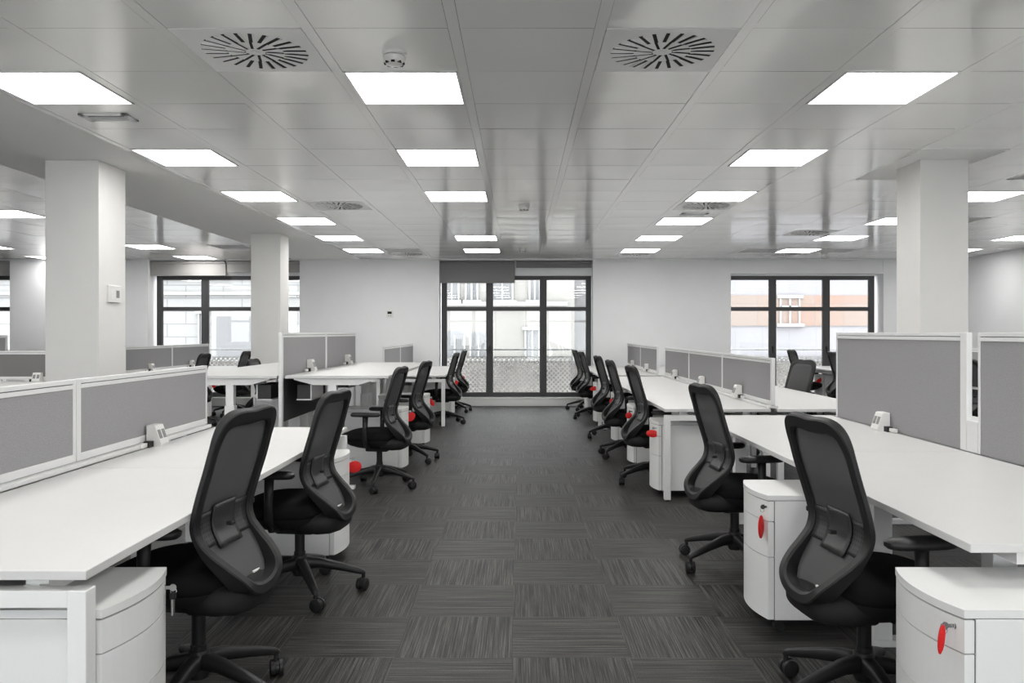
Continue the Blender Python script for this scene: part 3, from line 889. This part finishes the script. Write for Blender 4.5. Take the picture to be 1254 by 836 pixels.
tg = [(0, .010, .042, .14, -.034, 'slim red tag hanging from key of the lower right pedestal', 0.3),
      (1, .030, .052, .0, -.09, 'tall red oval tag on the pedestal between the front right chairs', .9),
      (2, .052, .030, .1, -.045, 'wide red tag on pedestal behind the open leg frame, right', 0),
      (3, .032, .032, .5, -.04, 'red tag on pedestal of second desk in middle right run', 0),
      (4, .034, .032, .5, -.04, 'red tag on pedestal of farthest desk in middle right run', 0),
      (5, .055, .030, -.2, -.03, 'red tag at front leg of the far right run', 0),
      (6, .040, .028, .7, -.03, 'red tag nearest the middle window on the right', 0),
      (8, .046, .036, -.25, -.052, 'red tag beside the second left chair, largest on the left', 0),
      (9, .036, .050, .6, -.055, 'red tag seen through back of the third left chair', 0),
      (10, .026, .048, -.5, -.06, 'red tag beside the fourth left chair', 0),
      (11, .034, .040, .4, -.04, 'red tag behind the second farthest left chair', 0),
      (12, .030, .034, .5, -.04, 'red tag beside the farthest left chair near the window', 0),
      (14, .060, .032, -.45, -.04, 'red tag on pedestal under the right window', 0),
      (15, .030, .030, .4, -.05, 'red tag at the desks before the left window', 0)]
for i, rx, rz_, roll, dz, lab, yaw in tg:
    x, y, s = lockpos[i]; key_tag(x, y, s, rx, rz_, roll, dz, lab, True, yaw*s)
x, y, s = lockpos[7]; key_tag(x, y, s, 0, 0, 0, 0, 'bare metal keys in lock of the lower left pedestal', False)

# ------------------------------------------------------------------ office chair
def interp(tab, z):
    n = len(tab)
    if z <= tab[0][0]: return tab[0][1]
    if z >= tab[-1][0]: return tab[-1][1]
    for i in range(n-1):
        if z <= tab[i+1][0]:
            (a, va), (b, vb) = tab[i], tab[i+1]
            m0 = (vb-tab[i-1][1])/(b-tab[i-1][0]) if i else (vb-va)/(b-a)
            m1 = (tab[i+2][1]-va)/(tab[i+2][0]-a) if i < n-2 else (vb-va)/(b-a)
            h = b-a; t = (z-a)/h
            return (2*t**3-3*t*t+1)*va+(t**3-2*t*t+t)*h*m0+(-2*t**3+3*t*t)*vb+(t**3-t*t)*h*m1
PROF = [(.36, -.225), (.40, -.235), (.45, -.225), (.50, -.190), (.55, -.145), (.60, -.110), (.65, -.095), (.70, -.102), (.78, -.125), (.86, -.150), (.94, -.172), (1.0, -.190), (1.04, -.205)]
MPROF = [(.38, -.222), (.44, -.210), (.50, -.172), (.56, -.125), (.62, -.094), (.66, -.089), (.70, -.096), (.78, -.120), (.86, -.145), (.94, -.168), (1.0, -.186), (1.04, -.200)]
HALF = [(0, 1.020), (.08, 1.024), (.150, 1.022), (.196, 1.004), (.218, .962), (.224, .90), (.224, .82), (.221, .74), (.215, .67), (.208, .61), (.200, .56), (.184, .51), (.157, .465), (.115, .432), (.06, .414), (0, .409)]
HALF = [(a*.93, b) for a, b in HALF]
def catmull(P, per=4):
    n = len(P); out = []
    for i in range(n):
        p0, p1, p2, p3 = P[i-1], P[i], P[(i+1) % n], P[(i+2) % n]
        for j in range(per):
            t = j/per
            out.append(tuple(.5*((2*p1[k])+(-p0[k]+p2[k])*t+(2*p0[k]-5*p1[k]+4*p2[k]-p3[k])*t*t+(-p0[k]+3*p1[k]-3*p2[k]+p3[k])*t**3) for k in range(2)))
    return out
def make_chair():
    root = thing('office_chair')
    loop2 = HALF + [(-a, b) for a, b in reversed(HALF[1:-1])]
    path = catmull(loop2, 5)
    n = len(path); P3 = [Vector((interp(PROF, z), s, z)) for s, z in path]
    rings = []
    for i in range(n):
        T = (P3[(i+1) % n]-P3[i-1]).normalized(); z = P3[i].z
        dx = (interp(PROF, z+.01)-interp(PROF, z-.01))/.02
        Nn = Vector((1, 0, -dx)).normalized()
        Nn = (Nn-T*Nn.dot(T)).normalized(); B = T.cross(Nn).normalized()
        low = max(0, min(1, (.60-z)/.14)); top = max(0, min(1, (z-.93)/.09))
        wv = .023-.002*low+.005*top; dv = .011+.020*low+.005*top     # half widths in plane / depth
        c = .0045
        r = [P3[i]+B*u+Nn*v for u, v in ((-wv, -dv+c), (-wv+c, -dv), (wv-c*2.2, -dv), (wv, -dv+c*1.6), (wv, dv-c), (wv-c, dv), (-wv+c, dv), (-wv, dv-c))]
        rings.append(r)
    MB().loft(rings, closed=True).build('back_frame', 'blackframe', root, True, angle=32)
    # mesh cloth
    def hw(z):
        right = [(b, a) for a, b in HALF[1:-1]]; right.sort()
        return interp(right, z)
    rows = []
    for j in range(25):
        z = .420+(1.006-.420)*j/24; h = hw(z)-.010
        if z < .6: h -= .018*min(1, (.6-z)/.1)
        if j == 24: h = .165
        h = max(h, .06)
        row = []
        for i in range(13):
            t = -1+2*i/12
            row.append((interp(MPROF, z)+.014*(1-t*t), t*h, z))
        rows.append(row)
    MB().grid(rows).build('mesh_back', 'mesh', root, True, solid=.003)
    # lumbar support: smooth plate on one half, perforated plate on the other
    def plate(y0, y1, z0, z1, off, nm, mat):
        rows = []
        for j in range(9):
            z = z0+(z1-z0)*j/8
            rows.append([(interp(MPROF, z)+off+.012*(1-(y/.2)**2), y, z) for y in [y0+(y1-y0)*i/8 for i in range(9)]])
        return MB().grid(rows).build(nm, mat, root, True, solid=.006)
    plate(-.180, .180, .575, .695, -.006, 'lumbar_support', 'perf')
    plate(-.080, .080, .560, .712, -.014, 'lumbar_pad', 'lumbar')
    MB().box(-.135, -.110, -.012, .012, .625, .638, .003).build('lumbar_knob', 'black', root)
    MB().box(-.200, -.178, -.075, -.025, .436, .452, .002).build('mesh_label', 'white', root)
    # lower shell between loop and seat
    def sec(x, hw_, z0, z1, n=20):
        return [(x, hw_*math.copysign(abs(math.cos(2*PI*k/n))**.6, math.cos(2*PI*k/n)), (z0+z1)/2+(z1-z0)/2*math.copysign(abs(math.sin(2*PI*k/n))**.6, math.sin(2*PI*k/n))) for k in range(n)]
    MB().loft([sec(-.246, .085, .375, .400), sec(-.238, .130, .345, .425), sec(-.205, .165, .335, .445), sec(-.15, .19, .332, .455), (sec(-.06, .2, .34, .44))]).build('lower_shell', 'shell', root, True)
    # seat
    def se(cx, rx, ry, z, tilt=0, n=32, e=.62):
        out = []
        for k in range(n):
            a = 2*PI*k/n; c, s = math.cos(a), math.sin(a)
            xx = rx*math.copysign(abs(c)**e, c); yy = ry*math.copysign(abs(s)**e, s)
            zz = z + tilt*max(0, xx/.25)**2
            out.append((cx+xx, yy, zz))
        return out
    L = [(.02, .10, .10, .345), (.02, .16, .16, .358), (.035, .205, .205, .385), (.055, .228, .232, .415), (.06, .234, .24, .428)]
    MB().loft([se(a, b, c, z, -.012*(z > .38)) for a, b, c, z in L]).build('seat_shell', 'shell', root, True, angle=60)
    L = [(.06, .230, .238, .426), (.065, .240, .248, .448), (.07, .240, .248, .472), (.07, .228, .238, .490), (.07, .195, .205, .501), (.07, .12, .12, .504), (.07, .01, .01, .504)]
    MB().loft([se(a, b, c, z, -.022) for a, b, c, z in L]).build('seat', 'seat', root, True)
    for s in (-1, 1):
        a = MB().tube([(.04, s*.19, .375), (.045, s*.245, .385), (.05, s*.268, .43), (.05, s*.272, .52), (.045, s*.270, .645)], [.018, .02, .022, .020, .024], 10)
        a = a.build('armrest', 'black', root, True)
        rr = [se(.045, .118, .040, .640, 0, 24, .8), se(.045, .128, .047, .648, 0, 24, .8), se(.045, .128, .047, .662, 0, 24, .8), se(.045, .115, .038, .671, 0, 24, .8), se(.045, .02, .01, .672, 0, 24, .8)]
        m = MB().loft(rr); m.xf(Matrix.Translation((0, s*.272, 0))); m.build('arm_pad', 'black', a, True, angle=50)
    MB().box(-.09, .11, -.065, .065, .315, .36, .012).build('tilt_mechanism', 'black', root, True, angle=40)
    MB().tube([(.03, -.06, .345), (.05, -.2, .335), (.055, -.235, .335)], [.006, .006, .011], 8).build('tilt_lever', 'black', root, True)
    MB().tube([(0, 0, .10), (0, 0, .215), (0, 0, .216), (0, 0, .325)], [.029, .029, .025, .025], 16).build('gas_lift', 'black', root, True, angle=40)
    b = MB(); b.tube([(0, 0, .095), (0, 0, .125), (0, 0, .175), (0, 0, .195)], [.035, .046, .042, .034], 16)
    for k in range(5):
        a = 2*PI*k/5; c, s = math.cos(a), math.sin(a)
        rr = []
        for (r, z, wv, hv) in ((.02, .155, .030, .032), (.10, .152, .026, .026), (.20, .128, .021, .021), (.285, .104, .018, .017), (.325, .092, .016, .013), (.335, .088, .010, .008)):
            ring = []
            for q in range(10):
                t = 2*PI*q/10; cc, ss = math.cos(t), math.sin(t)
                u = wv*math.copysign(abs(cc)**.6, cc); v = hv*math.copysign(abs(ss)**.6, ss)
                ring.append((r*c-u*s, r*s+u*c, z+v))
            rr.append(ring)
        b.loft(rr)
    base = b.build('star_base', 'black', root, True, angle=50)
    for k in range(5):
        a = 2*PI*k/5; c, s = math.cos(a), math.sin(a); off = 1.1+.7*k
        m = MB(); d = Vector((math.cos(a+off), math.sin(a+off), 0)); nn = Vector((-d.y, d.x, 0))
        p = Vector((.325*c, .325*s, 0))-d*.012; p.z = .033
        for sd in (-1, 1):
            m.tube([p+nn*sd*.026, p+nn*sd*.023, p+nn*sd*.009, p+nn*sd*.006], [.026, .032, .033, .026], 18)
        m.tube([p+nn*.008, p-nn*.008], .028, 14)
        m.tube([Vector((.325*c, .325*s, .04)), Vector((.325*c, .325*s, .095))], [.012, .010], 8)
        m.build('caster', 'black', base, True, angle=45)
    return root, base
chairs = [ # x, y, facing (deg), world angle of one base leg, label
    (-1.17, 2.98, 173, 50, 'black mesh office chair nearest the viewer on the left'),
    (-1.14, 4.24, 173, 10, 'second black mesh office chair on left, at second front desk'),
    (-1.225, 7.15, 174, -18, 'black office chair with armrest showing at the nearer raised left desk'),
    (-1.17, 8.60, 172, 26, 'black office chair at the farther raised left desk'),
    (-1.13, 12.15, 174, -18, 'black office chair behind the thin white leg, second farthest on left'),
    (-1.13, 13.90, 174, 27, 'black office chair farthest along the left row, by middle window'),
    (1.25, 2.96, 7, 128, 'black mesh office chair nearest the viewer on the right'),
    (1.25, 4.74, 7, 208, 'second black mesh office chair on the right, before white leg frame'),
    (1.20, 7.35, 5, 205, 'third black chair on right, at nearest desk of the middle run'),
    (1.18, 8.90, 5, 148, 'fourth black chair on the right'),
    (1.20, 10.50, 7, 200, 'fifth black chair on the right'),
    (1.17, 12.85, 6, 203, 'sixth black chair on the right, second from the window'),
    (1.16, 14.25, 6, 170, 'farthest black chair on the right, against the middle window'),
    (-4.72, 11.75, 180, 10, 'black chair back before the left window, nearer one'),
    (-4.62, 13.25, 180, 40, 'black chair back before the left window, nearest to second pillar'),
    (-3.22, 10.50, 0, 40, 'black chair mostly hidden behind raised desk before the second left pillar'),
    (2.93, 8.90, 195, 20, 'black chair turned with its back up, behind the low right screens'),
    (4.93, 14.2, 0, 120, 'black chair with light mesh at the right window, farther one'),
    (5.07, 12.7, 0, 150, 'black chair at right window, cut by edge of the tall screen'),
    (5.22, 9.15, 0, 150, 'black chair glimpsed in the gap between the two tall right screens'),
]
HT = {'black mesh office chair nearest the viewer on the left': .028, 'black chair mostly hidden behind raised desk before the second left pillar': -.04}
pc = None
for x, y, f, ba, lab in chairs:
    if pc is None: o, b = make_chair(); pc = o
    else: o = copy_tree(pc)
    o.location = (x, y, 0); o.rotation_euler = (0, 0, R(f)); tag(o, lab, 'office chair', 'black mesh office chairs')
    dz = HT.get(lab, 0)
    for ch in o.children:
        if not ch.name.startswith(('star_base', 'gas_lift')): ch.location.z = dz
    for ch in o.children:
        if ch.name.startswith('star_base'): ch.rotation_euler = (0, 0, R(ba-f))

# ------------------------------------------------------------------ wall controls
root = thing('thermostat', (-2.38, YB, 1.69), 0, 'small white thermostat with dark display on back wall left of middle window', 'thermostat')
MB().box(-.06, .06, -.02, 0, -.065, .065, .004).build('thermostat_body', 'white', root)
MB().box(-.038, .038, -.022, -.02, .0, .045).build('display', 'dark', root)
MB().box(-.03, -.012, -.023, -.02, -.04, -.025).box(.012, .03, -.023, -.02, -.04, -.025).build('button', 'socket', root)
root = thing('control_panel', (-3.28, 6.59, 1.66), 0, 'white switch panel on the side of the near left pillar', 'switch panel')
MB().box(0, .018, -.10, .10, -.068, .068, .004).build('panel_body', 'white', root)
MB().box(.018, .020, .02, .07, -.03, .03).build('panel_screen', 'socket', root)
MB().box(.018, .021, -.07, -.02, .0, .04, .001).box(.018, .021, -.07, -.02, -.045, -.01, .001).build('panel_button', 'edge', root)

# ------------------------------------------------------------------ light, sky, camera
wd = bpy.data.worlds.new('World'); scn.world = wd; wd.use_nodes = True
bg = wd.node_tree.nodes['Background']; bg.inputs[0].default_value = (.96, .98, 1, 1); bg.inputs[1].default_value = 3.9

cam = bpy.data.cameras.new('Camera'); co = bpy.data.objects.new('Camera', cam); COL.objects.link(co)
co.location = (0, 0, 1.35); co.rotation_euler = (R(90), 0, 0)
cam.sensor_fit = 'HORIZONTAL'; cam.sensor_width = 36; cam.lens = 1000/1254*36
cam.shift_x = -9/1254; cam.shift_y = -11/1254; cam.clip_start = .05; cam.clip_end = 200
scn.camera = co
scn.view_settings.view_transform = 'Standard'; scn.view_settings.look = 'None'
scn.view_settings.exposure = .65; scn.view_settings.gamma = 1; scn.view_settings.use_curve_mapping = False
